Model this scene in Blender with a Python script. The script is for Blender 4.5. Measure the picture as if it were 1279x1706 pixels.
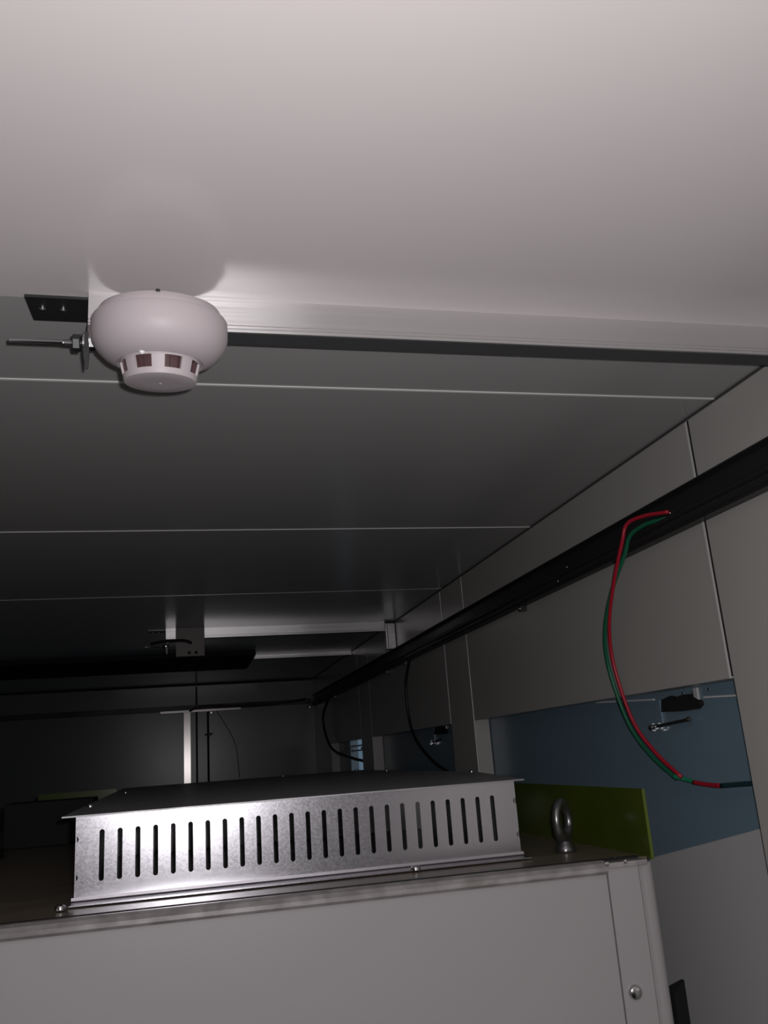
import bpy, bmesh, math, random
from mathutils import Vector, Matrix

for o in list(bpy.data.objects):
    bpy.data.objects.remove(o)
S = bpy.context.scene
C = S.collection
PI = math.pi
EYE = 1.9                       # height of the phone above the floor; all heights below are given from the phone

# ------------------------------------------------------------------ camera
YAW, PITCH, ROLL, FPX = 0.2404, 0.2744, -0.0719, 1424.0
fw = Vector((math.sin(YAW)*math.cos(PITCH), math.cos(YAW)*math.cos(PITCH), math.sin(PITCH)))
r0 = Vector((math.cos(YAW), -math.sin(YAW), 0)); u0 = r0.cross(fw)
rt = math.cos(ROLL)*r0 + math.sin(ROLL)*u0
up = -math.sin(ROLL)*r0 + math.cos(ROLL)*u0
cam_d = bpy.data.cameras.new('camera'); cam = bpy.data.objects.new('camera', cam_d); C.objects.link(cam)
cam_d.sensor_fit = 'VERTICAL'; cam_d.sensor_height = 24; cam_d.lens = 24*FPX/1706
cam_d.clip_start = 0.01; cam_d.clip_end = 50
m = Matrix((rt, up, -fw)).transposed().to_4x4(); m.translation = (0, 0, EYE)
cam.matrix_world = m
S.camera = cam

# ------------------------------------------------------------------ world, the phone's flash, exposure
w = bpy.data.worlds.new('world'); S.world = w; w.use_nodes = True
w.node_tree.nodes['Background'].inputs[0].default_value = (0.25, 0.4, 0.55, 1)
w.node_tree.nodes['Background'].inputs[1].default_value = 0.30
ld = bpy.data.lights.new('phone_flash', 'POINT'); ld.energy = 8.5; ld.shadow_soft_size = 0.004; ld.color = (1, 0.955, 0.965)
lo = bpy.data.objects.new('phone_flash', ld); C.objects.link(lo)
lo.location = Vector((0, 0, EYE)) + rt*0.013 + up*0.011 - fw*0.002
S.view_settings.view_transform = 'Standard'; S.view_settings.look = 'None'
S.view_settings.exposure = 0; S.view_settings.gamma = 1; S.view_settings.use_curve_mapping = False

# ------------------------------------------------------------------ materials
def mat(name, col, rough=0.5, metal=0.0, spec=0.5, noise=None, bump=None, colvar=None, coat=0, aniso=None):
    mt = bpy.data.materials.new(name); mt.use_nodes = True
    nt = mt.node_tree; b = nt.nodes['Principled BSDF']
    b.inputs['Base Color'].default_value = (*col, 1)
    b.inputs['Roughness'].default_value = rough
    b.inputs['Metallic'].default_value = metal
    b.inputs['Specular IOR Level'].default_value = spec
    b.inputs['Coat Weight'].default_value = coat
    b.inputs['Coat Roughness'].default_value = 0.12
    tc = nt.nodes.new('ShaderNodeTexCoord')
    if colvar:                                     # (scale, second colour, stretch)
        sc, c2, st = colvar
        mp = nt.nodes.new('ShaderNodeMapping'); mp.inputs['Scale'].default_value = st
        n = nt.nodes.new('ShaderNodeTexNoise'); n.inputs['Scale'].default_value = sc; n.inputs['Detail'].default_value = 5
        r = nt.nodes.new('ShaderNodeMix'); r.data_type = 'RGBA'
        r.inputs[6].default_value = (*col, 1); r.inputs[7].default_value = (*c2, 1)
        nt.links.new(tc.outputs['Object'], mp.inputs[0]); nt.links.new(mp.outputs[0], n.inputs['Vector'])
        rm = nt.nodes.new('ShaderNodeMapRange'); rm.inputs[1].default_value = 0.35; rm.inputs[2].default_value = 0.65
        nt.links.new(n.outputs[0], rm.inputs[0]); nt.links.new(rm.outputs[0], r.inputs[0])
        nt.links.new(r.outputs[2], b.inputs['Base Color'])
    if noise:                                      # roughness variation (scale, low, high, stretch)
        sc, lo_, hi, st = noise
        mp = nt.nodes.new('ShaderNodeMapping'); mp.inputs['Scale'].default_value = st
        n = nt.nodes.new('ShaderNodeTexNoise'); n.inputs['Scale'].default_value = sc; n.inputs['Detail'].default_value = 4
        rm = nt.nodes.new('ShaderNodeMapRange'); rm.inputs[1].default_value = 0.3; rm.inputs[2].default_value = 0.7
        rm.inputs[3].default_value = lo_; rm.inputs[4].default_value = hi
        nt.links.new(tc.outputs['Object'], mp.inputs[0]); nt.links.new(mp.outputs[0], n.inputs['Vector'])
        nt.links.new(n.outputs[0], rm.inputs[0]); nt.links.new(rm.outputs[0], b.inputs['Roughness'])
    if bump:                                       # (scale, strength, distance)
        n = nt.nodes.new('ShaderNodeTexNoise'); n.inputs['Scale'].default_value = bump[0]; n.inputs['Detail'].default_value = 3
        bp = nt.nodes.new('ShaderNodeBump'); bp.inputs['Strength'].default_value = bump[1]; bp.inputs['Distance'].default_value = bump[2]
        nt.links.new(tc.outputs['Object'], n.inputs['Vector']); nt.links.new(n.outputs[0], bp.inputs['Height'])
        nt.links.new(bp.outputs[0], b.inputs['Normal'])
    return mt

def galvanised():
    mt = mat('galvanised_steel', (0.47, 0.465, 0.50), 0.38, 1.0)
    nt = mt.node_tree; b = nt.nodes['Principled BSDF']
    tc = nt.nodes.new('ShaderNodeTexCoord')
    v = nt.nodes.new('ShaderNodeTexVoronoi'); v.inputs['Scale'].default_value = 800
    nt.links.new(tc.outputs['Object'], v.inputs['Vector'])
    sep = nt.nodes.new('ShaderNodeSeparateColor'); nt.links.new(v.outputs['Color'], sep.inputs[0])
    rm = nt.nodes.new('ShaderNodeMapRange'); rm.inputs[3].default_value = 0.22; rm.inputs[4].default_value = 0.26
    nt.links.new(sep.outputs[0], rm.inputs[0]); nt.links.new(rm.outputs[0], b.inputs['Roughness'])
    bp = nt.nodes.new('ShaderNodeBump'); bp.inputs['Strength'].default_value = 0.025; bp.inputs['Distance'].default_value = 0.0001
    nt.links.new(sep.outputs[1], bp.inputs['Height']); nt.links.new(bp.outputs[0], b.inputs['Normal'])
    return mt

M = {
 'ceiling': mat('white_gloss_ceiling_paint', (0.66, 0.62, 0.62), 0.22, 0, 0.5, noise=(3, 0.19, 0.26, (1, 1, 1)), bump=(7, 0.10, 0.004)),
 'ceiling_dimmed': mat('dimmed_gloss_ceiling_paint', (0.405, 0.405, 0.40), 0.22, 0, 0.5, noise=(3, 0.19, 0.26, (1, 1, 1)), bump=(7, 0.10, 0.004)),  # ceiling paint darkened to put the flash falloff into its colour
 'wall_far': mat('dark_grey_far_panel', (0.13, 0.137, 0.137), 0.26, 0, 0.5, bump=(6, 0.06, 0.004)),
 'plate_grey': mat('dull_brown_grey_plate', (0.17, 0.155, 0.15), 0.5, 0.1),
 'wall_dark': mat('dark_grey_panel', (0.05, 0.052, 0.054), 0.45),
 'joint_shade': mat('corner_shade', (0.06, 0.06, 0.06), 0.6),
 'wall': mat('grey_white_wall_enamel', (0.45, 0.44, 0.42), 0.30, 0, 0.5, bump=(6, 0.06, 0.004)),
 'wall_edge': mat('bare_folded_edge', (0.75, 0.74, 0.74), 0.3, 0.3),
 'bead': mat('white_joint_bead', (0.85, 0.84, 0.84), 0.4),
 'floor': mat('grey_floor', (0.03, 0.03, 0.032), 0.7),
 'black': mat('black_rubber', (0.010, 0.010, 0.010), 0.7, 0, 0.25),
 'hole': mat('dark_interior', (0.01, 0.01, 0.01), 0.8),
 'rail': mat('black_anodised_rail', (0.018, 0.019, 0.019), 0.42, 0.0, 0.4, noise=(6, 0.3, 0.55, (1, 0.2, 1))),
 'beam': mat('brushed_white_aluminium', (0.72, 0.71, 0.715), 0.28, 0.85, noise=(40, 0.26, 0.42, (0.02, 1, 12))),
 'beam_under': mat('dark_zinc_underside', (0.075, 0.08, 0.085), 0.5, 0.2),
 'base_grey': mat('warm_grey_plastic', (0.33, 0.32, 0.30), 0.4, 0, 0.4),
 'plastic': mat('white_abs_plastic', (0.52, 0.47, 0.49), 0.5, 0, 0.45),
 'window_in': mat('dark_red_brown_filter', (0.10, 0.055, 0.06), 0.35),
 'led': mat('clear_indicator_lens', (0.95, 0.95, 0.95), 0.08, 0, 0.8),
 'steel': mat('bright_steel', (0.55, 0.55, 0.56), 0.22, 1.0),
 'darksteel': mat('dark_steel', (0.07, 0.075, 0.075), 0.35, 0.7),
 'galv': galvanised(),
 'galv_top': mat('dull_zinc_sheet', (0.30, 0.30, 0.31), 0.42, 0.7, noise=(30, 0.35, 0.5, (1, 1, 1))),
 'cab': mat('light_grey_enamel', (0.335, 0.325, 0.33), 0.34, 0, 0.45, bump=(900, 0.12, 0.0003)),
 'cab_lip': mat('scuffed_grey_edge', (0.42, 0.405, 0.40), 0.28, 0.35, colvar=(60, (0.27, 0.26, 0.25), (1, 1, 1))),
 'brown': mat('brown_board', (0.12, 0.098, 0.075), 0.3, 0, 0.5, colvar=(14, (0.17, 0.145, 0.11), (1, 4, 1))),
 'olive': mat('olive_green_sheet', (0.036, 0.055, 0.005), 0.2, 0, 0.5, colvar=(9, (0.055, 0.08, 0.006), (1, 1, 1))),
 'lime': mat('lime_cut_edge', (0.075, 0.11, 0.006), 0.4),
 'blue': mat('blue_protective_film', (0.17, 0.255, 0.32), 0.3, 0, 0.5, bump=(11, 0.15, 0.004)),
 'door': mat('grey_door_enamel', (0.55, 0.55, 0.55), 0.38, 0, 0.45),
 'red': mat('red_wire_sheath', (0.42, 0.012, 0.03), 0.4),
 'green': mat('green_wire_sheath', (0.01, 0.13, 0.065), 0.4),
 'tape': mat('green_tape', (0.02, 0.30, 0.15), 0.45),
 'teal': mat('dark_teal_sheath', (0.012, 0.04, 0.05), 0.45),
 'wire_black': mat('black_wire_sheath', (0.012, 0.011, 0.011), 0.4),
 'post': mat('satin_aluminium', (0.30, 0.285, 0.28), 0.2, 1.0),
 'eye': mat('grey_forged_steel', (0.20, 0.20, 0.20), 0.28, 0.9),
}

# ------------------------------------------------------------------ helpers (coordinates measured from the phone)
ORG = {}
def bm_new(): return bmesh.new()
def bx(bm, x0, x1, y0, y1, z0, z1, bev=0):
    r = bmesh.ops.create_cube(bm, size=1); v = r['verts']
    bmesh.ops.scale(bm, vec=(abs(x1-x0), abs(y1-y0), abs(z1-z0)), verts=v)
    bmesh.ops.translate(bm, vec=((x0+x1)/2, (y0+y1)/2, (z0+z1)/2), verts=v)
    if bev:
        e = list({e for vv in v for e in vv.link_edges})
        bmesh.ops.bevel(bm, geom=e, offset=bev, segments=2, affect='EDGES', profile=0.6)
    return bm
def prism(bm, pts, vec):                           # closed outline (3D points) extruded along vec
    a = [bm.verts.new(p) for p in pts]; b = [bm.verts.new(Vector(p)+Vector(vec)) for p in pts]
    n = len(pts)
    bm.faces.new(a[::-1]); bm.faces.new(b)
    for i in range(n): bm.faces.new((a[i], a[(i+1) % n], b[(i+1) % n], b[i]))
    bmesh.ops.recalc_face_normals(bm, faces=bm.faces)
    return bm
def lathe(bm, prof, cx=0, cy=0, cz=0, axis='z', n=48, skip=None, cap=True):
    rings = []
    for r, h in prof:
        ring = []
        for i in range(n):
            a = 2*PI*i/n; p = (r*math.cos(a), r*math.sin(a), h)
            if axis == 'x': p = (p[2], p[0], p[1])
            if axis == 'y': p = (p[0], p[2], p[1])
            ring.append(bm.verts.new((p[0]+cx, p[1]+cy, p[2]+cz)))
        rings.append(ring)
    for k in range(len(rings)-1):
        for i in range(n):
            if skip and skip(k, i): continue
            bm.faces.new((rings[k][i], rings[k][(i+1) % n], rings[k+1][(i+1) % n], rings[k+1][i]))
    if cap:
        for ring in (rings[0], rings[-1]): bm.faces.new(ring)
    bmesh.ops.recalc_face_normals(bm, faces=bm.faces)
    return bm
def tube(bm, pts, r, n=10, smooth=6):
    P = [Vector(p) for p in pts]
    if smooth and len(P) > 2:                      # Catmull-Rom
        Q = []
        E_ = [2*P[0]-P[1]] + P + [2*P[-1]-P[-2]]
        for i in range(1, len(E_)-2):
            for s in range(smooth):
                t = s/smooth
                a, b, c, d = E_[i-1], E_[i], E_[i+1], E_[i+2]
                Q.append(0.5*((2*b)+(c-a)*t+(2*a-5*b+4*c-d)*t*t+(-a+3*b-3*c+d)*t**3))
        Q.append(P[-1]); P = Q
    rings = []; ref = Vector((0.3, 0.2, 1)).normalized()
    for i, p in enumerate(P):
        d = (P[min(i+1, len(P)-1)]-P[max(i-1, 0)]).normalized()
        s = d.cross(ref)
        if s.length < 0.05: s = d.cross(Vector((1, 0, 0)))
        s.normalize(); ref = s.cross(d).normalized()
        rings.append([bm.verts.new(p+s*r*math.cos(2*PI*k/n)+ref*r*math.sin(2*PI*k/n)) for k in range(n)])
    for a, b in zip(rings, rings[1:]):
        for k in range(n): bm.faces.new((a[k], a[(k+1) % n], b[(k+1) % n], b[k]))
    bm.faces.new(rings[0][::-1]); bm.faces.new(rings[-1])
    bmesh.ops.recalc_face_normals(bm, faces=bm.faces)
    return bm
def hexbm(bm, c, R, h, axis='x'):
    pr = [(R*0.92, -h/2), (R, -h/2+h*0.12), (R, h/2-h*0.12), (R*0.92, h/2)]
    return lathe(bm, pr, *c, axis=axis, n=6)
def screw_head(bm, c, r, axis='z', sign=1, h=None):
    h = h or r*0.6
    pr = [(r, 0), (r, h*0.3*sign), (r*0.86, h*0.7*sign), (r*0.5, h*0.95*sign), (r*0.1, h*sign)]
    return lathe(bm, pr, *c, axis=axis, n=16)

def obj(name, bm, mt, parent=None, org=None, smooth=False, label=None):
    """one mesh object; vertices in phone-centred coordinates"""
    me = bpy.data.meshes.new(name)
    if org is None:
        if parent is not None: org = ORG[parent.name]
        else:
            xs = [v.co for v in bm.verts]
            org = (sum(v.x for v in xs)/len(xs), sum(v.y for v in xs)/len(xs), min(v.z for v in xs))
    if parent is not None: org = ORG[parent.name]
    bmesh.ops.translate(bm, vec=(-org[0], -org[1], -org[2]), verts=bm.verts)
    bm.to_mesh(me); bm.free()
    if smooth:
        for p in me.polygons: p.use_smooth = True
    o = bpy.data.objects.new(name, me); C.objects.link(o)
    for mm in (mt if isinstance(mt, (list, tuple)) else [mt]): me.materials.append(M[mm])
    ORG[o.name] = org
    if parent is not None: o.parent = parent
    else: o.location = (org[0], org[1], org[2]+EYE)
    if smooth == 'auto':
        md = o.modifiers.new('edges', 'EDGE_SPLIT'); md.split_angle = math.radians(35)
    if label: o['label'] = label
    return o
def tag(o, label, cat, group=None):
    o['label'] = label; o['category'] = cat
    if group: o['group'] = group
    return o
def thing(name, org, label, cat, group=None):
    o = bpy.data.objects.new(name, None); C.objects.link(o)
    o.empty_display_size = 0.02
    o.location = (org[0], org[1], org[2]+EYE); ORG[o.name] = org
    return tag(o, label, cat, group)
def struct(o): o['kind'] = 'structure'; return o
def dup(root, delta, label=None, rz=0):
    r = root.copy(); C.objects.link(r); r.location = root.location + Vector(delta)
    if label: r['label'] = label
    for ch in [c for c in bpy.data.objects if c.parent == root]:
        c = ch.copy(); C.objects.link(c); c.parent = r
        for g in [g for g in bpy.data.objects if g.parent == ch]:
            d = g.copy(); C.objects.link(d); d.parent = c
    return r

# ------------------------------------------------------------------ room shell
XW, ZC, YF, XL, YB = 0.49, 0.30, 3.36, -1.7, -1.3
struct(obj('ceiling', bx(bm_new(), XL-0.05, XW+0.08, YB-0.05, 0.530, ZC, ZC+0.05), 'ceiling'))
struct(obj('ceiling', bx(bm_new(), XL-0.05, XW+0.08, 0.530, YF+0.08, ZC, ZC+0.05), 'ceiling_dimmed'))  # beyond the beam the falling light is painted as a darker tone
struct(obj('floor', bx(bm_new(), XL-0.05, XW+1.2, YB-0.05, YF+0.08, -EYE-0.05, -EYE), 'floor'))
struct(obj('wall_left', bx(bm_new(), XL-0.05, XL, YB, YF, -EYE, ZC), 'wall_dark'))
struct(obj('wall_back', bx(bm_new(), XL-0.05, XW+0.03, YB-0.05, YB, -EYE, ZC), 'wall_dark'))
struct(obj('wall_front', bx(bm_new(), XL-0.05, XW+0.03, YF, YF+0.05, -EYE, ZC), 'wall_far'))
# ceiling joint beads
for i, (y, t, b) in enumerate([(0.657, 0.0013, 'bead'), (1.117, 0.0012, 'bead'), (1.572, 0.0009, 'wall')]):
    bm = bx(bm_new(), XL, XW-0.001, y-t, y+t, ZC-0.0007, ZC+0.002)
    struct(obj('trim_%d' % (i+1), bm, b))
# ceiling edges: right wall's soft shade painted as a dark strip; black seam at front
struct(obj('trim_4', bx(bm_new(), XW-0.0015, XW, YB, YF, ZC-0.0022, ZC), 'joint_shade'))
struct(obj('trim_5', bx(bm_new(), XL, XW-0.004, YF-0.004, YF, ZC-0.006, ZC), 'black'))
# right wall: upper panels over the hatch openings, full-height pillars
HZ, TH = 0.044, 0.028
def wall_piece(y0, y1, z0):
    bm = bx(bm_new(), XW, XW+TH, y0, y1, z0, ZC, 0.0009)
    return struct(obj('wall_right', bm, 'wall'))
wall_piece(YB, 0.7045, -EYE)        # near panel, full height
wall_piece(0.7085, 1.4535, HZ)      # over the first hatch
wall_piece(1.4555, 1.5885, -EYE)    # pillar
wall_piece(1.5905, 2.3095, HZ)
wall_piece(2.3115, 2.4585, -EYE)
wall_piece(2.4605, YF, HZ)
wall_piece(3.0, YF-0.001, -EYE).location.x += 0.0002
# backing behind the joints (black) and bright folded edge of the first panel
for i, (y, z0) in enumerate([(0.7065, HZ+0.002), (1.4545, HZ+0.002), (1.5895, HZ+0.002), (2.3105, HZ+0.002), (2.4595, HZ+0.002)]):
    struct(obj('trim_%d' % (6+i), bx(bm_new(), XW+0.0012, XW+0.02, y-0.0021, y+0.0021, z0, ZC-0.002), 'black'))
struct(obj('trim_11', bx(bm_new(), XW-0.0009, XW+0.0006, 0.7085, 0.7098, HZ, ZC-0.004), 'wall_edge'))
struct(obj('trim_12', bx(bm_new(), XW-0.0006, XW+0.004, 1.4525, 1.4537, HZ, ZC-0.004), 'wall_edge'))
struct(obj('trim_13', bx(bm_new(), XW-0.0006, XW+0.004, 1.5905, 1.5915, HZ, ZC-0.004), 'wall_edge'))

# front (far) wall details: satin post strip and two dark joints
struct(obj('trim_14', bx(bm_new(), -0.001, 0.025, YF-0.006, YF, -0.4, 0.205, 0.001), 'post'))
struct(obj('trim_15', bx(bm_new(), 0.043, 0.050, YF-0.003, YF, -0.4, ZC-0.01), 'black'))
struct(obj('trim_16', bx(bm_new(), 0.084, 0.092, YF-0.004, YF, -0.4, 0.2), 'black'))

# ------------------------------------------------------------------ hatch doors behind the openings (closed, set back)
XD = 0.520
def hatch_door(idx, y0, y1, film, box_y, full=True):
    root = struct(obj('door_%d' % idx, bx(bm_new(), XD, XD+0.025, y0, y1, -0.75, 0.10, 0.001), 'door', org=(XD, y1, -0.75)))
    # blue protective film over the upper part of the leaf
    pts = [(XD-0.0009, y, z) for y, z in film]
    obj('protective_film', prism(bm_new(), pts, (0.0007, 0, 0)), 'blue', root, label='blue protective film')
    return root
d1 = hatch_door(1, 0.70, 1.475, [(0.70, 0.098), (1.462, 0.098), (1.462, -0.266), (0.944, -0.133), (0.762, -0.0945), (0.70, -0.081)], 0.84)
# raised light line (film edge) in two lengths
bm = bm_new(); tube(bm, [(XD-0.0014, 1.041, 0.0440), (XD-0.0014, 0.898, 0.0372)], 0.0010, 6, 0)
tube(bm, [(XD-0.0014, 0.800, 0.0324), (XD-0.0014, 0.735, 0.0295)], 0.0010, 6, 0)
obj('film_edge', bm, 'bead', d1, label='bright edge line of the film')
def latch(root, dy, dz, s=1.0):
    y = lambda v: 0.84+(v-0.84)*s+dy
    z = lambda v: v+dz
    # black keeper pocket with a notched outline
    pts = [(XD-0.001, y(0.880), z(0.0225)), (XD-0.001, y(0.876), z(0.0355)), (XD-0.001, y(0.858), z(0.0385)), (XD-0.001, y(0.846), z(0.036)), (XD-0.001, y(0.836), z(0.0375)),
           (XD-0.001, y(0.820), z(0.0375)), (XD-0.001, y(0.812), z(0.033)), (XD-0.001, y(0.803), z(0.029)), (XD-0.001, y(0.802), z(0.0255)), (XD-0.001, y(0.81), z(0.0215)), (XD-0.001, y(0.84), z(0.021))]
    obj('latch_box', prism(bm_new(), pts, (-0.0045, 0, 0)), 'hole', root, label='black latch pocket')
    bm = bm_new(); tube(bm, [(XD-0.007, y(0.905), z(0.007)), (XD-0.007, y(0.822), z(0.012))], 0.0018, 10, 0)
    lathe(bm, [(0.0016, -0.001), (0.0026, 0), (0.0026, 0.002), (0.001, 0.003)], XD-0.008, y(0.823), z(0.012), 'y', 12)
    r = obj('latch_rod', bm, 'darksteel', root, smooth='auto')
    bm = bm_new(); hexbm(bm, (XD-0.007, y(0.903), z(0.0068)), 0.0036, 0.004, 'y'); hexbm(bm, (XD-0.007, y(0.893), z(0.0074)), 0.0032, 0.003, 'y')
    lathe(bm, [(0.0042, -0.0006), (0.0042, 0.0006)], XD-0.007, y(0.898), z(0.007), 'y', 16)
    obj('lock_nut', bm, 'steel', r)
    obj('latch_plate', bx(bm_new(), XD-0.0035, XD-0.001, y(0.894), y(0.884), z(0.004), z(0.036), 0.0005), 'blue', root)
    bm = bm_new(); bx(bm, XD-0.004, XD-0.001, y(0.815), y(0.807), z(0.024), z(0.043), 0.001)
    obj('strike_tab', bm, 'door', root)
    for q in (0.838, 0.818, 0.79): obj('screw', screw_head(bm_new(), (XD-0.001, y(q), z(0.0395)), 0.0018, 'x', -1), 'steel', root)
latch(d1, 0, 0)
d2 = hatch_door(2, 1.58, 2.330, [(1.58, 0.098), (2.30, 0.098), (2.30, -0.25), (1.58, -0.25)], 1.7)
latch(d2, 0.91, 0.008, 1.2)
d3 = hatch_door(3, 2.80, 3.02, [(2.80, 0.098), (2.86, 0.098), (2.86, -0.25), (2.80, -0.25)], 2.5)
# the third hatch stands part open: beyond its narrow stile and two bars one sees the pale daylight outside
obj('door_stile', bx(bm_new(), XD, XD+0.02, 2.45, 2.555, -0.75, 0.10, 0.001), 'door', d3)
for z in (0.012, 0.026):
    obj('cross_bar', bx(bm_new(), XD+0.002, XD+0.014, 2.555, 2.80, z, z+0.004), 'blue', d3)
latch(d3, 1.655, 0.012, 1.3)

# ------------------------------------------------------------------ black rail along the right wall
rail = thing('cable_rail', (XW, 1.6, 0.193), 'long black grooved rail running along the right wall below the ceiling', 'rail', 'black rails')
def rail_bm(y0, y1):
    prof = [(0.49, 0.2345), (0.4805, 0.2345), (0.4795, 0.2330), (0.4870, 0.2310), (0.4870, 0.2125), (0.4790, 0.2110), (0.4775, 0.2095),
            (0.4775, 0.2065), (0.4790, 0.2050), (0.4780, 0.2035), (0.4765, 0.2010), (0.4765, 0.1975), (0.4785, 0.1960), (0.4785, 0.1935), (0.49, 0.1935)]
    return prism(bm_new(), [(x, y0, z) for x, z in prof], (0, y1-y0, 0))
obj('rail_profile', rail_bm(YB+0.01, YF-0.03), 'rail', rail)
# clips and screws under the rail
for y in (1.169, 1.871, 2.06, 2.84):
    bm = bm_new(); bx(bm, XW-0.010, XW-0.0005, y-0.006, y+0.006, 0.186, 0.1935, 0.0006)
    c = obj('clip', bm, 'darksteel', rail)
    bm = bm_new(); screw_head(bm, (XW-0.010, y, 0.190), 0.003, 'x', -1)
    obj('screw', bm, 'steel', c)
for p, r in (((0.4868, 0.757, 0.2165), 0.0014), ((0.4868, 1.01, 0.2165), 0.0016), ((0.4765, 1.02, 0.2), 0.0018)):
    obj('screw', screw_head(bm_new(), p, r, 'x', -1), 'steel', rail)

rail2 = thing('cable_rail', (0, YF, 0.195), 'dark rail crossing the far wall with a cable on it', 'rail', 'black rails')
bm = bx(bm_new(), XL+0.01, 0.478, YF-0.013, YF-0.006, 0.203, 0.222, 0.001)
obj('rail_profile', bm, 'rail', rail2)
obj('bright_strip', bx(bm_new(), -0.085, 0.21, YF-0.016, YF-0.013, 0.196, 0.205, 0.0008), 'post', rail2, label='short bare aluminium strip')
for x in (0.10, 0.470):
    bm = bm_new(); lathe(bm, [(0.007, 0), (0.007, -0.004), (0.004, -0.006)], x, YF-0.014, 0.190, 'y', 12)
    obj('screw', bm, 'steel', rail2)
bm = bm_new(); lathe(bm, [(0.007, 0), (0.007, -0.004), (0.004, -0.006)], 0.092, YF-0.004, 0.112, 'y', 12); tube(bm, [(0.075, YF-0.008, 0.112), (0.105, YF-0.008, 0.114)], 0.003, 8, 0)
obj('clip', bm, 'darksteel', rail2)

# ------------------------------------------------------------------ ceiling beams
def beam(name_label, y, spans, zb, depth, group='ceiling beams'):
    x0, x1 = spans[0][0], spans[-1][1]
    t = thing('ceiling_beam', ((x0+x1)/2, y, zb), name_label, 'beam', group)
    # front web with two fine grooves near its lower edge
    d = 0.0006
    prof = [(y, ZC), (y, zb+0.0052), (y+d, zb+0.0048), (y+d, zb+0.0042), (y-0.0003, zb+0.0038), (y-0.0003, zb+0.0026), (y+d, zb+0.0022), (y+d, zb+0.0016), (y, zb+0.0012), (y, zb),
            (y+0.002, zb), (y+0.002, ZC)]
    for x0, x1 in spans:
        obj('web', prism(bm_new(), [(x0, a, b) for a, b in prof], (x1-x0, 0, 0)), 'beam', t)
    obj('bottom_flange', bx(bm_new(), spans[-1][0]+0.008, spans[-1][1], y+0.002, y+depth, zb+0.0005, ZC), 'beam_under', t, label='dark underside of the beam')
    return t
b1 = beam('pale aluminium beam crossing the ceiling behind the smoke detector', 0.520, [(-0.0585, XW-0.001)], 0.276, 0.0195)
b2 = beam('second ceiling beam, short bright strip far behind the first one', 1.97, [(-0.038, XW-0.0255)], 0.278, 0.020)
b3 = beam('farthest low beam at the right end of the ceiling near the far wall', 2.53, [(0.20, XW-0.001)], 0.290, 0.03)
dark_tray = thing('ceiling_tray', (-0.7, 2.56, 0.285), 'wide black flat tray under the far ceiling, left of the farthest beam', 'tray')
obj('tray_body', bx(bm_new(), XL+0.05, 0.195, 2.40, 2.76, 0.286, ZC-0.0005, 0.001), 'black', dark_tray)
# corner post under beam 2 standing on the rail
t = thing('corner_post', (0.48, 1.985, 0.235), 'short bright aluminium post between the rail and the end of the second beam', 'post')
obj('post_body', bx(bm_new(), 0.466, 0.4885, 1.968, 1.992, 0.235, 0.2955, 0.0008), 'beam', t)
obj('post_groove', bx(bm_new(), 0.4695, 0.4705, 1.9672, 1.969, 0.236, 0.295), 'black', t)

# bracket with plate, threaded rod, nut and tab at the free end of a beam
def end_bracket(label, dx, dy, dz, sc=1.0):
    o = (-0.06+dx, 0.525+dy, 0.27+dz)
    t = thing('rod_bracket', o, label, 'bracket', 'rod brackets')
    X = lambda v: v+dx
    Y = lambda v: v+dy
    Z = lambda v: v+dz
    obj('flat_plate', prism(bm_new(), [(X(-0.0985), Y(0.516), ZC), (X(-0.0575), Y(0.516), ZC), (X(-0.0575), Y(0.547), ZC), (X(-0.0975), Y(0.547), ZC)], (0, 0, -0.002)), 'darksteel', t, label='dark flat plate against the ceiling')
    for x in (-0.0895, -0.0765): obj('screw', screw_head(bm_new(), (X(x), Y(0.540-0.010*(dy < 1)), ZC-0.002), 0.0028, 'z', -1, 0.0022), 'steel', t, smooth='auto')
    bm = bx(bm_new(), X(-0.0585), X(-0.0535), Y(0.508), Y(0.5098), Z(0.262), Z(0.2725), 0.0003)
    bx(bm, X(-0.0585), X(-0.0530), Y(0.5098), Y(0.530), Z(0.2690), Z(0.2722), 0.0003)
    obj('angle_tab', bm, 'post', t)
    yr, zr = 0.5075, 0.2588
    # rod: smooth shank with a short threaded length
    prof = [(0.0009, -0.0430), (0.0016, -0.0425), (0.0016, -0.0120), (0.0021, -0.0112)]
    h = -0.0112
    while h < 0.010:
        prof += [(0.0018, h+0.0003), (0.0022, h+0.0007)]; h += 0.0007
    obj('threaded_rod', lathe(bm_new(), prof, X(-0.0615), Y(yr), Z(zr), 'x', 16), 'steel', t, smooth='auto')
    n1 = obj('nut', hexbm(bm_new(), (X(-0.0645), Y(yr), Z(zr)), 0.0056, 0.0048, 'x'), 'darksteel', t)
    n2 = obj('nut', hexbm(bm_new(), (X(-0.0555), Y(yr), Z(zr+0.001)), 0.0052, 0.0042, 'x'), 'steel', t)
    obj('washer', lathe(bm_new(), [(0.0062, -0.0005), (0.0062, 0.0005)], X(-0.0600), Y(yr), Z(zr), 'x', 24), 'steel', t)
    # hanging pointed tab
    pts = [(X(-0.0603), Y(yr-0.004), Z(zr+0.006)), (X(-0.0570), Y(yr-0.004), Z(zr+0.006)), (X(-0.0565), Y(yr-0.004), Z(zr-0.010)), (X(-0.0570), Y(yr-0.004), Z(zr-0.0185)), (X(-0.0582), Y(yr-0.004), Z(zr-0.0195)), (X(-0.0600), Y(yr-0.004), Z(zr-0.010))]
    obj('hanging_tab', prism(bm_new(), pts, (0.0, 0.0012, 0)), 'darksteel', t)
    return t
end_bracket('steel rod with nuts and flat plate sticking out left of the smoke detector', 0, 0.010, 0.0034)
rb2 = end_bracket('dark rod and bracket under the left end of the second, farther beam', 0.022, 1.46, 0.003)

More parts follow.
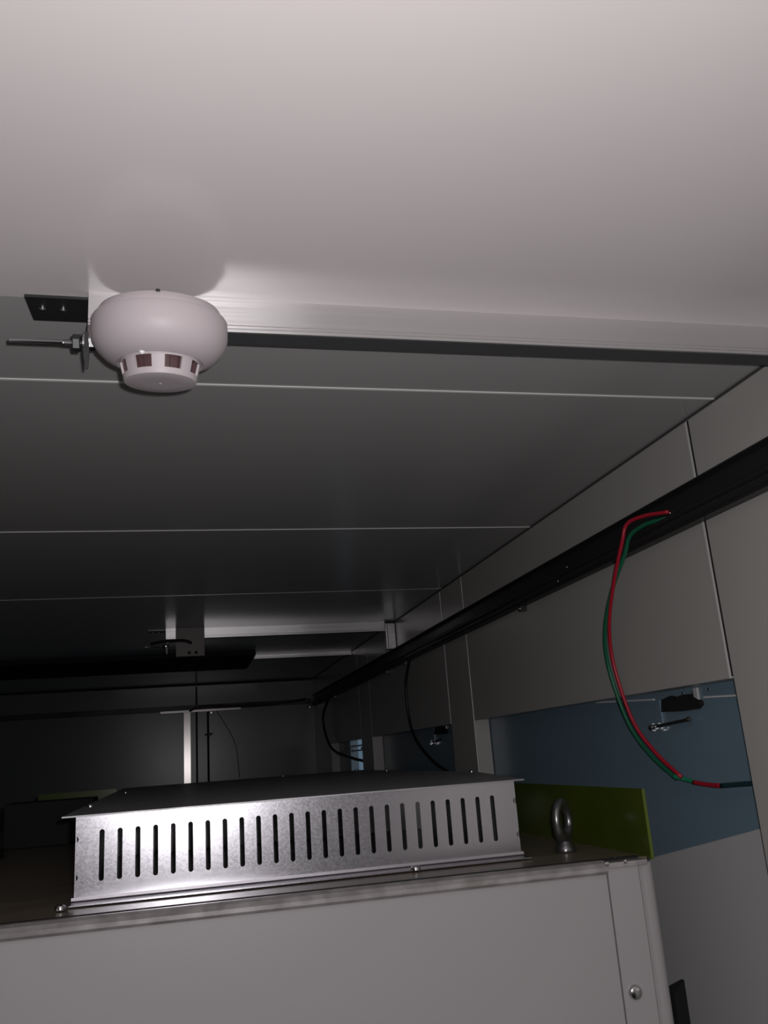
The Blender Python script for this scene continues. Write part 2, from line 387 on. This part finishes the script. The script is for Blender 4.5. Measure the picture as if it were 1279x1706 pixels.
# ------------------------------------------------------------------ smoke detectors
def smoke_detector(cx, cy, zt, label):
    t = thing('smoke_detector', (cx, cy, zt), label, 'smoke detector')
    P = [(0.0385, 0.0), (0.0405, -0.0005), (0.0415, -0.0020), (0.0428, -0.0048), (0.0428, -0.0054), (0.0450, -0.0058), (0.0458, -0.0070), (0.0460, -0.0110), (0.0459, -0.0160), (0.0450, -0.0195), (0.0420, -0.0240), (0.0365, -0.0283), (0.0308, -0.0306), (0.0290, -0.0310), (0.0280, -0.0298), (0.0268, -0.0296)]
    obj('housing', lathe(bm_new(), P, cx, cy, zt, n=96, cap=False), 'plastic', t, smooth='auto')
    # chamber cage: cone pierced by eight windows, inner filter behind
    n = 96
    face = -PI/2 - 0.04
    def skip(k, i):
        if k != 2: return False
        a = (2*PI*(i+0.5)/n - face) % (2*PI)
        return abs(math.degrees(a) % 45 - 22.5) < 12.8
    Q = [(0.0268, -0.0285), (0.0273, -0.0305), (0.0269, -0.0318), (0.0250, -0.0385), (0.0245, -0.0408), (0.0240, -0.0417), (0.0228, -0.0420), (0.012, -0.0421), (0.001, -0.0421)]
    bm = lathe(bm_new(), Q, cx, cy, zt, n=n, skip=skip, cap=False)
    o = obj('vent_cage', bm, 'plastic', t, smooth='auto')
    md = o.modifiers.new('thick', 'SOLIDIFY'); md.thickness = 0.0016; md.offset = -1
    o.modifiers.move(o.modifiers.find('thick'), 0)
    obj('inner_filter', lathe(bm_new(), [(0.0232, -0.029), (0.0210, -0.0402)], cx, cy, zt, n=48, cap=False), 'window_in', t, smooth=True, label='dark reddish filter inside')
    # small fins inside the windows
    bm = bm_new()
    for k in range(24):
        a = 2*PI*k/24 + 0.05
        c = Vector((math.cos(a), math.sin(a), 0)); s = Vector((-math.sin(a), math.cos(a), 0))
        b = Vector((cx, cy, zt))
        pts = [b+c*0.0225+Vector((0, 0, -0.0305))-s*0.0003, b+c*0.0245+Vector((0, 0, -0.0305))-s*0.0003, b+c*0.0230+Vector((0, 0, -0.0395))-s*0.0003, b+c*0.0210+Vector((0, 0, -0.0395))-s*0.0003]
        prism(bm, pts, s*0.0006)
    obj('filter_fins', bm, 'window_in', t)
    a = face - 0.36
    bm = bm_new()
    bmesh.ops.create_uvsphere(bm, u_segments=16, v_segments=10, radius=0.0021)
    bmesh.ops.translate(bm, vec=(cx+0.0284*math.cos(a), cy+0.0284*math.sin(a), zt-0.0303), verts=bm.verts)
    obj('indicator_light', bm, 'led', t, smooth=True)
    bm = bm_new()
    lathe(bm, [(0.0014, 0.0), (0.0014, -0.0012)], cx-0.0005, cy-0.0410, zt, 'z', 10)
    obj('mounting_screw', bm, 'darksteel', t)
    return t
det = smoke_detector(-0.0130, 0.499, 0.2762, 'round white smoke detector mounted under the nearest ceiling beam')
det.rotation_euler = (math.radians(8), 0, 0)
det.scale = (0.904, 0.904, 1.095)
# flat plate with two bolt holes hanging in front of the second beam
t = thing('mounting_plate', (0.014, 1.955, 0.236), 'dull upright plate with two bolt holes hanging before the second beam', 'plate')
obj('plate_body', bx(bm_new(), -0.0165, 0.0460, 1.953, 1.957, 0.236, ZC, 0.0008), 'plate_grey', t)
for x in (0.0125, 0.0275):
    obj('bolt_hole', lathe(bm_new(), [(0.0036, 0.0), (0.0036, -0.0012)], x, 1.9532, 0.2435, 'y', 16), 'hole', t)
obj('curved_strap', tube(bm_new(), [(-0.070, 1.948, 0.2655), (-0.040, 1.946, 0.2700), (0.000, 1.945, 0.2700), (0.018, 1.946, 0.2640)], 0.0036, 8), 'black', t, smooth=True, label='black curved strap')

# ------------------------------------------------------------------ equipment cabinet (front left, its top just below the phone)
ZT, YC, XR = -0.099, 0.70, 0.385
cab = thing('equipment_cabinet', (0, YC+0.5, -EYE), 'light grey steel cabinet whose top carries the slotted cover', 'cabinet')
obj('front_panel', bx(bm_new(), -0.70, 0.3375, YC, YC+0.015, -EYE+0.02, ZT-0.0085, 0.0008), 'cab', cab)
# corner post with a rounded bend, wrapped to the side
bm = bm_new()
R = 0.010
pts = [(0.3382, YC-0.001), (0.3655, YC-0.001), (0.3672, YC+0.0005), (0.3700, YC+0.0012)]
for k in range(7):
    a = PI/2*k/6
    pts.append((XR-R+R*math.sin(a)-0.0015, YC+0.0012+R-R*math.cos(a)))
pts += [(XR-0.0015, YC+0.05), (XR-0.004, YC+0.05), (XR-0.004, YC+0.012), (0.3382, YC+0.012)]
prism(bm, [(x, y, -EYE+0.02) for x, y in pts], (0, 0, ZT-0.0035+EYE-0.02))
obj('corner_post', bm, 'cab', cab)
obj('side_panel', bx(bm_new(), XR-0.004, XR-0.002, YC+0.05, 1.95, -EYE+0.02, ZT-0.003), 'cab', cab)
obj('side_panel', bx(bm_new(), -0.70, -0.698, YC+0.015, 1.95, -EYE+0.02, ZT-0.003), 'cab', cab)
obj('plinth', bx(bm_new(), -0.68, XR-0.02, YC+0.03, 1.9, -EYE, -EYE+0.02), 'darksteel', cab)
obj('top_board', bx(bm_new(), -0.698, XR-0.004, YC+0.010, 1.95, ZT-0.006, ZT), 'brown', cab, label='brown board top')
# folded front lip, worn and light, ends at the corner post
bm = bm_new()
lp = [(YC+0.008, ZT-0.002), (YC+0.008, ZT+0.001), (YC+0.004, ZT+0.001), (YC-0.0015, ZT-0.0005), (YC-0.0045, ZT-0.0035), (YC-0.0045, ZT-0.0065), (YC-0.002, ZT-0.0088), (YC+0.004, ZT-0.0088), (YC+0.004, ZT-0.002)]
prism(bm, [(-0.70, y, z) for y, z in lp], (0.70+0.3375, 0, 0))
obj('front_lip', bm, 'cab_lip', cab, label='worn light front edge')
obj('lip_gap', bx(bm_new(), -0.69, 0.372, YC+0.0085, YC+0.0125, ZT-0.001, ZT+0.0014), 'black', cab)
bm = bx(bm_new(), 0.3382, 0.374, YC-0.003, YC+0.012, ZT-0.0048, ZT-0.0005, 0.0007)
obj('end_lip', bm, 'cab_lip', cab)
for x, y, z, r in ((0.3375, YC-0.003, ZT-0.001, 0.0022), (0.354, YC-0.003, ZT-0.0005, 0.0018)):
    obj('screw', screw_head(bm_new(), (x, y, z), r, 'y', -1), 'steel', cab, smooth='auto')
obj('screw', screw_head(bm_new(), (0.3555, YC+0.018, ZT), 0.0026, 'z', 1), 'steel', cab, smooth='auto')
bm = screw_head(bm_new(), (0.348, YC-0.001, -0.1962), 0.0056, 'y', -1, 0.0042)
obj('button_bolt', bm, 'steel', cab, smooth='auto', label='domed bolt in the corner post')
# black angle at the side of the corner
bm = bm_new()
prism(bm, [(XR-0.0015, YC+0.020, -0.2035), (XR+0.001, YC+0.006, -0.2035), (XR+0.016, YC+0.014, -0.197), (XR+0.016, YC+0.018, -0.197), (XR+0.003, YC+0.024, -0.2035)], (0, 0, -0.35))
obj('black_angle', bm, 'black', cab, label='black rubber angle at the right side')
# olive green side sheet standing on the top, lime edge towards the front
obj('green_sheet', bx(bm_new(), XR-0.0035, XR-0.0015, YC+0.004, 1.08, ZT-0.002, -0.0445), 'olive', cab, label='dark olive green upright sheet')
obj('green_sheet_edge', bx(bm_new(), XR-0.0038, XR-0.0012, YC+0.0025, YC+0.004, ZT-0.002, -0.0445, 0.0003), 'lime', cab, label='lime green edge')

# eye bolt
t = thing('eye_bolt', (0.341, 0.785, ZT), 'steel lifting eye bolt standing on the cabinet top before the green sheet', 'eye bolt')
bm = bm_new()
N1, N2 = 36, 14
Rm, Rt = 0.0122, 0.0042
vs = []
for i in range(N1):
    a = 2*PI*i/N1; row = []
    rtt = Rt*(1.0 if math.sin(a) > -0.5 else 1.15)
    for j in range(N2):
        b = 2*PI*j/N2
        rr = Rm*(1.0)+rtt*math.cos(b)
        lx, lz, ly = rr*math.cos(a)*0.92, rr*math.sin(a)*1.22, rtt*math.sin(b)
        ca, sa = math.cos(math.radians(37)), math.sin(math.radians(37))
        row.append(bm.verts.new((0.341+lx*ca-ly*sa, 0.785+lx*sa+ly*ca, ZT+0.0275+lz)))
    vs.append(row)
for i in range(N1):
    for j in range(N2):
        bm.faces.new((vs[i][j], vs[(i+1) % N1][j], vs[(i+1) % N1][(j+1) % N2], vs[i][(j+1) % N2]))
bmesh.ops.recalc_face_normals(bm, faces=bm.faces)
obj('ring', bm, 'eye', t, smooth=True)
obj('collar', lathe(bm_new(), [(0.0088, 0), (0.0095, 0.001), (0.0095, 0.0035), (0.0078, 0.0065), (0.0062, 0.010)], 0.341, 0.785, ZT, n=32), 'eye', t, smooth='auto')

# ------------------------------------------------------------------ slotted vent cover
A = Vector((-0.0860, 0.777, ZT)); B = Vector((0.2958, 0.7810, ZT))
cov = thing('vent_cover', tuple(A), 'galvanised cover with a long row of upright slots on the cabinet', 'cover')
ux = (B-A).normalized(); L = (B-A).length; ny = Vector((ux.y, -ux.x, 0))      # ny points to the viewer
Hh = 0.0662
cu = bpy.data.curves.new('slots', 'CURVE'); cu.dimensions = '2D'; cu.fill_mode = 'BOTH'; cu.extrude = 0.0006
def spl(pts):
    s = cu.splines.new('POLY'); s.points.add(len(pts)-1)
    for p, q in zip(s.points, pts): p.co = (q[0], q[1], 0, 1)
    s.use_cyclic_u = True
# outer outline with small notches at both ends
def notch(x, z, sgn):
    return [(x+sgn*0.0026*math.sin(PI*k/6), z-0.0026*math.cos(PI*k/6)) for k in range(7)]
out = [(0, 0.004), (L, 0.004)] + [(x, z) for x, z in notch(L, 0.020, -1)] + notch(L, 0.049, -1) + [(L, Hh), (0, Hh)]
out += [(x, z) for x, z in reversed(notch(0, 0.049, 1))] + [(x, z) for x, z in reversed(notch(0, 0.020, 1))]
spl(out)
nS = 25
s0, s1 = 0.0205, 0.3590
for i in range(nS):
    c = s0 + (s1-s0)*i/(nS-1); hw = 0.0020; z0, z1 = 0.0160, 0.0553
    pts = [(c+hw*math.cos(a), z1-hw+hw*math.sin(a)) for a in [PI*k/8 for k in range(9)]]
    pts += [(c-hw*math.cos(a), z0+hw-hw*math.sin(a)) for a in [PI*k/8 for k in range(9)]]
    spl(pts)
tmp = bpy.data.objects.new('slot_outline', cu); C.objects.link(tmp)
bpy.context.view_layer.update()
dg = bpy.context.evaluated_depsgraph_get()
me = bpy.data.meshes.new_from_object(tmp.evaluated_get(dg))
bpy.data.objects.remove(tmp)
bm = bm_new(); bm.from_mesh(me)
for v in bm.verts:
    x, z, d = v.co
    v.co = A + ux*x + Vector((0, 0, z)) + ny*d
obj('slotted_front', bm, 'galv', cov, label='slotted galvanised front')
# bent foot of the front: a rounded fold and a flange that reaches to the cabinet's lip
bm = bm_new()
prof = [(0, 0.0045), (0, 0.002), (0.0010, 0.0008), (0.0025, 0.0003), (0.020, 0.0003), (0.020, 0.0012), (0.003, 0.0014), (0.0018, 0.0022), (0.0012, 0.0045)]
prism(bm, [A - ux*0.002 + ny*d + Vector((0, 0, z+0.0009)) for d, z in prof], ux*(L+0.004))
obj('foot_flange', bm, 'galv', cov)
# side cheeks
for P0 in (A, B):
    bm = bm_new()
    q = P0 - ny*0.0005
    prism(bm, [q + Vector((0, 0, 0.001)), q + Vector((0, 0, Hh)), q + Vector((0, 0.34, Hh)), q + Vector((0, 0.34, 0.001))], ux*(0.001 if P0 is A else -0.001))
    obj('side_cheek', bm, 'galv_top', cov)
obj('back_box', bx(bm_new(), -0.10, XR-0.01, 1.16, 1.88, ZT+0.0005, ZT+Hh-0.0005), 'galv_top', cov)
zt = ZT+Hh+0.0003
plate = [(-0.096, 0.768, zt), (0.3020, 0.7700, zt), (0.3740, 1.13, zt), (0.3740, 1.90, zt), (-0.118, 1.88, zt)]
obj('top_plate', prism(bm_new(), plate, (0, 0, 0.0012)), 'galv_top', cov, label='dull grey top plate')
for x, y in ((-0.092, 0.97), (-0.088, 1.46), (0.36, 1.90), (0.362, 1.62), (0.364, 1.13), (0.20, 1.88)):
    obj('screw', screw_head(bm_new(), (x, y-0.02, zt+0.0012), 0.0034, 'z', 1, 0.003), 'steel', cov, smooth='auto')
for x, y in ((0.192, 0.766), (-0.0925, 0.7525)):
    bm = bm_new(); screw_head(bm, (x, y-0.004, ZT+0.0016), 0.0042, 'z', 1, 0.0036); hexbm(bm, (x, y-0.004, ZT+0.0020), 0.0046, 0.002, 'z')
    obj('flange_bolt', bm, 'steel', cov, smooth='auto')

# ------------------------------------------------------------------ things at the dark left, behind the cover
t = thing('green_sheet', (-0.2, 1.6, ZT), 'low green sheet at the dark left behind the cover', 'sheet')
obj('sheet_body', bx(bm_new(), -0.232, -0.110, 1.56, 1.565, ZT, -0.026), 'olive', t)
obj('sheet_edge', bx(bm_new(), -0.225, -0.175, 1.55, 1.5555, -0.0385, -0.0372), 'bead', t)
t = tag(obj('terminal_block', bx(bm_new(), -0.262, -0.135, 1.44, 1.52, ZT+0.0002, -0.0345, 0.002), 'black'), 'black block on the cabinet top in front of the low green sheet', 'block')
duct = thing('wiring_duct', (-0.3, 1.3, ZT), 'black slotted wiring duct on the cabinet at the far left edge', 'duct')
bm = bx(bm_new(), -0.60, -0.235, 1.27, 1.31, ZT+0.0003, ZT+0.012)
obj('base_channel', bm, 'rail', duct)
bm = bm_new()
for k in range(26): bx(bm, -0.598+k*0.014, -0.590+k*0.014, 1.27, 1.273, ZT+0.012, -0.040)
obj('duct_fingers', bm, 'rail', duct)

# ------------------------------------------------------------------ wires
def wire(name, runs, r, label, cat='wire', group=None):
    """runs: list of (points, material); the first run is the thing, the others its parts"""
    base = None
    for k, (pts, mt) in enumerate(runs):
        o = obj(name if k == 0 else 'sleeve', tube(bm_new(), pts, r if k == 0 else r*1.02), mt, base, smooth=True)
        if k == 0: base = tag(o, label, cat, group)
    return base
red = [(0.486, 0.757, 0.2180), (0.474, 0.785, 0.2215), (0.466, 0.808, 0.2190), (0.463, 0.819, 0.2010), (0.464, 0.850, 0.1650), (0.468, 0.882, 0.1220), (0.475, 0.898, 0.0780), (0.484, 0.890, 0.0160), (0.494, 0.868, -0.0200), (0.500, 0.835, -0.0450)]
w1 = wire('red_wire', [(red, 'red')], 0.0021, 'red wire hanging from the rail in a wide arc')
grn = [(0.487, 0.765, 0.2130), (0.478, 0.790, 0.2140), (0.472, 0.815, 0.2080), (0.471, 0.832, 0.1900), (0.467, 0.866, 0.1540), (0.470, 0.899, 0.1150), (0.478, 0.916, 0.0740), (0.488, 0.908, 0.0140), (0.497, 0.885, -0.0220), (0.503, 0.850, -0.0470)]
w2 = wire('green_wire', [(grn, 'green'), ([(0.500, 0.850, -0.0440), (0.503, 0.832, -0.0475), (0.503, 0.815, -0.0500)], 'tape'), ([(0.502, 0.817, -0.0500), (0.503, 0.792, -0.0520), (0.503, 0.772, -0.0525)], 'red'), ([(0.503, 0.772, -0.0525), (0.505, 0.73, -0.0500), (0.506, 0.69, -0.0490)], 'teal')], 0.0023, 'green wire looping behind the red one, taped to it near the lower end')
w3 = wire('black_wire', [([(0.482, 1.80, 0.196), (0.474, 1.81, 0.180), (0.470, 1.834, 0.128), (0.474, 1.82, 0.04), (0.484, 1.72, -0.020), (0.500, 1.60, -0.055)], 'wire_black')], 0.0030, 'dark wire hanging from the rail in front of the second hatch')
w4 = wire('black_wire', [([(0.482, 2.86, 0.203), (0.474, 2.92, 0.185), (0.470, 3.02, 0.124), (0.474, 2.90, 0.030), (0.484, 2.60, -0.006), (0.500, 2.38, -0.022)], 'wire_black')], 0.0042, 'farthest dark wire looping in front of the pale blue hatch')
w5 = wire('black_wire', [([(0.455, YF-0.02, 0.222), (0.40, YF-0.022, 0.214), (0.24, YF-0.022, 0.208), (0.10, YF-0.022, 0.214), (0.05, YF-0.022, 0.212), (0.02, YF-0.022, 0.200)], 'wire_black')], 0.0042, 'black cable running across the far wall along its rail')
w6 = wire('black_wire', [([(0.12, YF-0.008, 0.196), (0.16, YF-0.007, 0.13), (0.19, YF-0.007, 0.06), (0.20, YF-0.007, -0.05)], 'wire_black')], 0.0012, 'thin dark wire hanging down the far wall')
